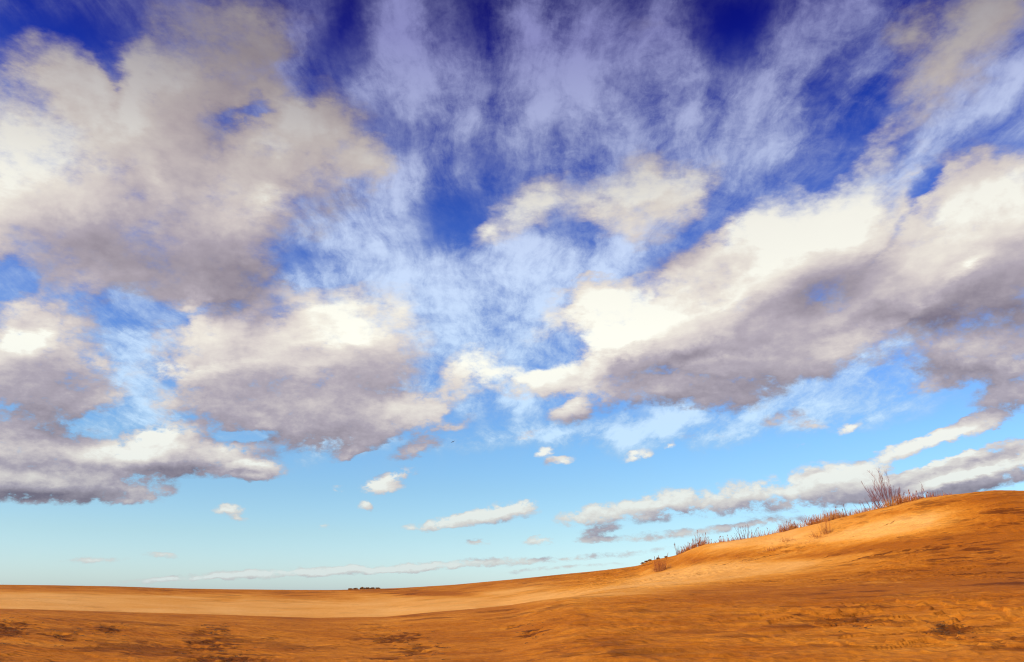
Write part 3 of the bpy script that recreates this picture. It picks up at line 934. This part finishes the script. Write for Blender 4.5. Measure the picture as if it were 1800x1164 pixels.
def scrub(px, wpx, hpx, label, group=None):
    loc, r = on_ground(px, None, -.3)
    t = thing('scrub_bush', loc, label, 'scrub bush', group)
    h, w = hpx * .55 / FPX * r, wpx * .6 / FPX * r
    bm = MB()
    for _ in range(16):
        bm.tube(bend(Vector((random.uniform(-w, w) * .5, random.uniform(-w, w) * .4, -.1)), Vector((random.uniform(-1, 1), random.uniform(-.6, .6), 1)), h * random.uniform(.6, 1.1), 3, 0, .2), .02, .008, 3)
    bm.build('stems', M_DARK, t)['kind'] = 'stuff'
    lm = MB()
    for _ in range(240):
        u, v_ = random.uniform(-1, 1), random.random()
        p = Vector((u * w * .6, random.uniform(-.5, .5) * w, h * .85 * v_ * (1 - abs(u) ** 2 * .7)))
        lm.leaf(p, Vector((random.uniform(-1, 1), random.uniform(-1, 1), random.uniform(-.2, 1))).normalized(), random.uniform(.07, .16), .035)
    lm.build('foliage', M_SCRUB, t)['kind'] = 'stuff'


scrub(639, 10, 6.0, 'tallest of the low dark scrub bushes in the row on the distant crest', G3)
for kk, (px, wp, hp) in enumerate([(618, 8, 2.4), (627, 9, 3.2), (648, 9, 4.0), (657, 8, 3.4), (666, 8, 2.2)]):
    scrub(px, wp, hp, ['leftmost', 'second leftmost', 'second rightmost but one', 'second rightmost', 'rightmost'][kk].replace('second rightmost but one', 'third rightmost') + ' low dark scrub bush in the row on the distant crest', G3)
G4 = 'small dark bushes on the ledge at the foot of the ridge'
for kk, (px, wp, hp) in enumerate([(1131, 7, 2.5), (1137, 6, 3), (1143, 6, 3), (1158, 5, 2.5), (1172, 5, 2.0)]):
    scrub(px, wp, hp, ORD[kk] + ' from the left of the small dark scrub bushes where the ridge starts', G4)

# loose blades between the tufts
sb = MB()
for _ in range(300):
    px = 1195 + 500 * random.random() ** .9
    loc, r = on_ground(px, None, 0) if _ % 4 == 0 else (loc, r)
    p = loc + Vector((random.uniform(-.9, .9), random.uniform(-.8, .5), 0))
    p.z = float(height(p.x, p.y)[0]) - .04
    sb.tube(bend(p, Vector((random.uniform(-.4, .6), random.uniform(-.4, .4), 1)), random.uniform(.15, .55), 3, .05, .1), .011, .004, 3)
tagk(sb.build('dune_grass', M_RUST), kind='stuff')

# litter of broken stems in the trampled hollows
lb = MB()
for (px, py, hw, hh, s_) in PATCH:
    if s_ < .85:
        continue
    c, r = on_ground(px, py)
    for _ in range(int(26 * s_)):
        az = math.atan2(c.x, c.y) + random.gauss(0, .5) * hw / FPX
        rr = math.hypot(c.x, c.y) + random.gauss(0, .9) * hh / 6
        x, y = math.sin(az) * rr, math.cos(az) * rr
        z = float(height(x, y)[0])
        a = random.uniform(-.6, .6)
        L = random.uniform(.05, .22)
        lb.tube([Vector((x, y, z + .004)), Vector((x + math.cos(a) * L * .5, y + math.sin(a) * L * .5, z + random.uniform(.01, .03))), Vector((x + math.cos(a) * L, y + math.sin(a) * L, z + .006))], .008, .004, 3)
tagk(lb.build('plant_litter', M_DARK), kind='stuff')


# ------------------------------------------------------------------ the bird
def bird():
    d = Vector(pix_dir(796, 777))
    t = thing('bird', Vector((0, 0, EYE)) + d * 260, 'tiny dark bird gliding in the blue gap under the clouds', 'bird')
    m = M_DARK
    body = bpy.data.meshes.new('body')
    vs, fs = [], []
    prof = [(-.34, .02), (-.22, .05), (-.05, .085), (.12, .08), (.22, .045), (.28, .05), (.33, .035), (.40, .008)]
    for x, r_ in prof:
        for k in range(8):
            a = 2 * math.pi * k / 8
            vs.append((x, math.cos(a) * r_, math.sin(a) * r_ + (.02 if x > .2 else 0)))
    for i in range(len(prof) - 1):
        for k in range(8):
            fs.append((i * 8 + k, i * 8 + (k + 1) % 8, (i + 1) * 8 + (k + 1) % 8, (i + 1) * 8 + k))
    body.from_pydata(vs, [], fs)
    body.materials.append(m)
    b = bpy.data.objects.new('body', body)
    COL.objects.link(b)
    b.parent = t

    def sheet(name, pts, th=.012):
        n = len(pts)
        v = [(x, y, z + th) for x, y, z in pts] + [(x, y, z - th) for x, y, z in pts]
        f = [tuple(range(n)), tuple(range(2 * n - 1, n - 1, -1))] + [(i, i + n, (i + 1) % n + n, (i + 1) % n) for i in range(n)]
        me = bpy.data.meshes.new(name)
        me.from_pydata(v, [], f)
        me.materials.append(m)
        o = bpy.data.objects.new(name, me)
        COL.objects.link(o)
        o.parent = t
    for s_ in (-1, 1):
        sheet('wing', [(.14, s_ * .06, .03), (.20, s_ * .34, .14), (.08, s_ * .70, .12), (-.08, s_ * .62, .11), (-.06, s_ * .32, .12), (-.10, s_ * .06, .03)])
    sheet('tail', [(-.28, -.03, 0), (-.50, -.10, 0), (-.52, .10, 0), (-.28, .03, 0)])
    t.rotation_euler = (math.radians(-20), math.radians(8), math.radians(70))


bird()
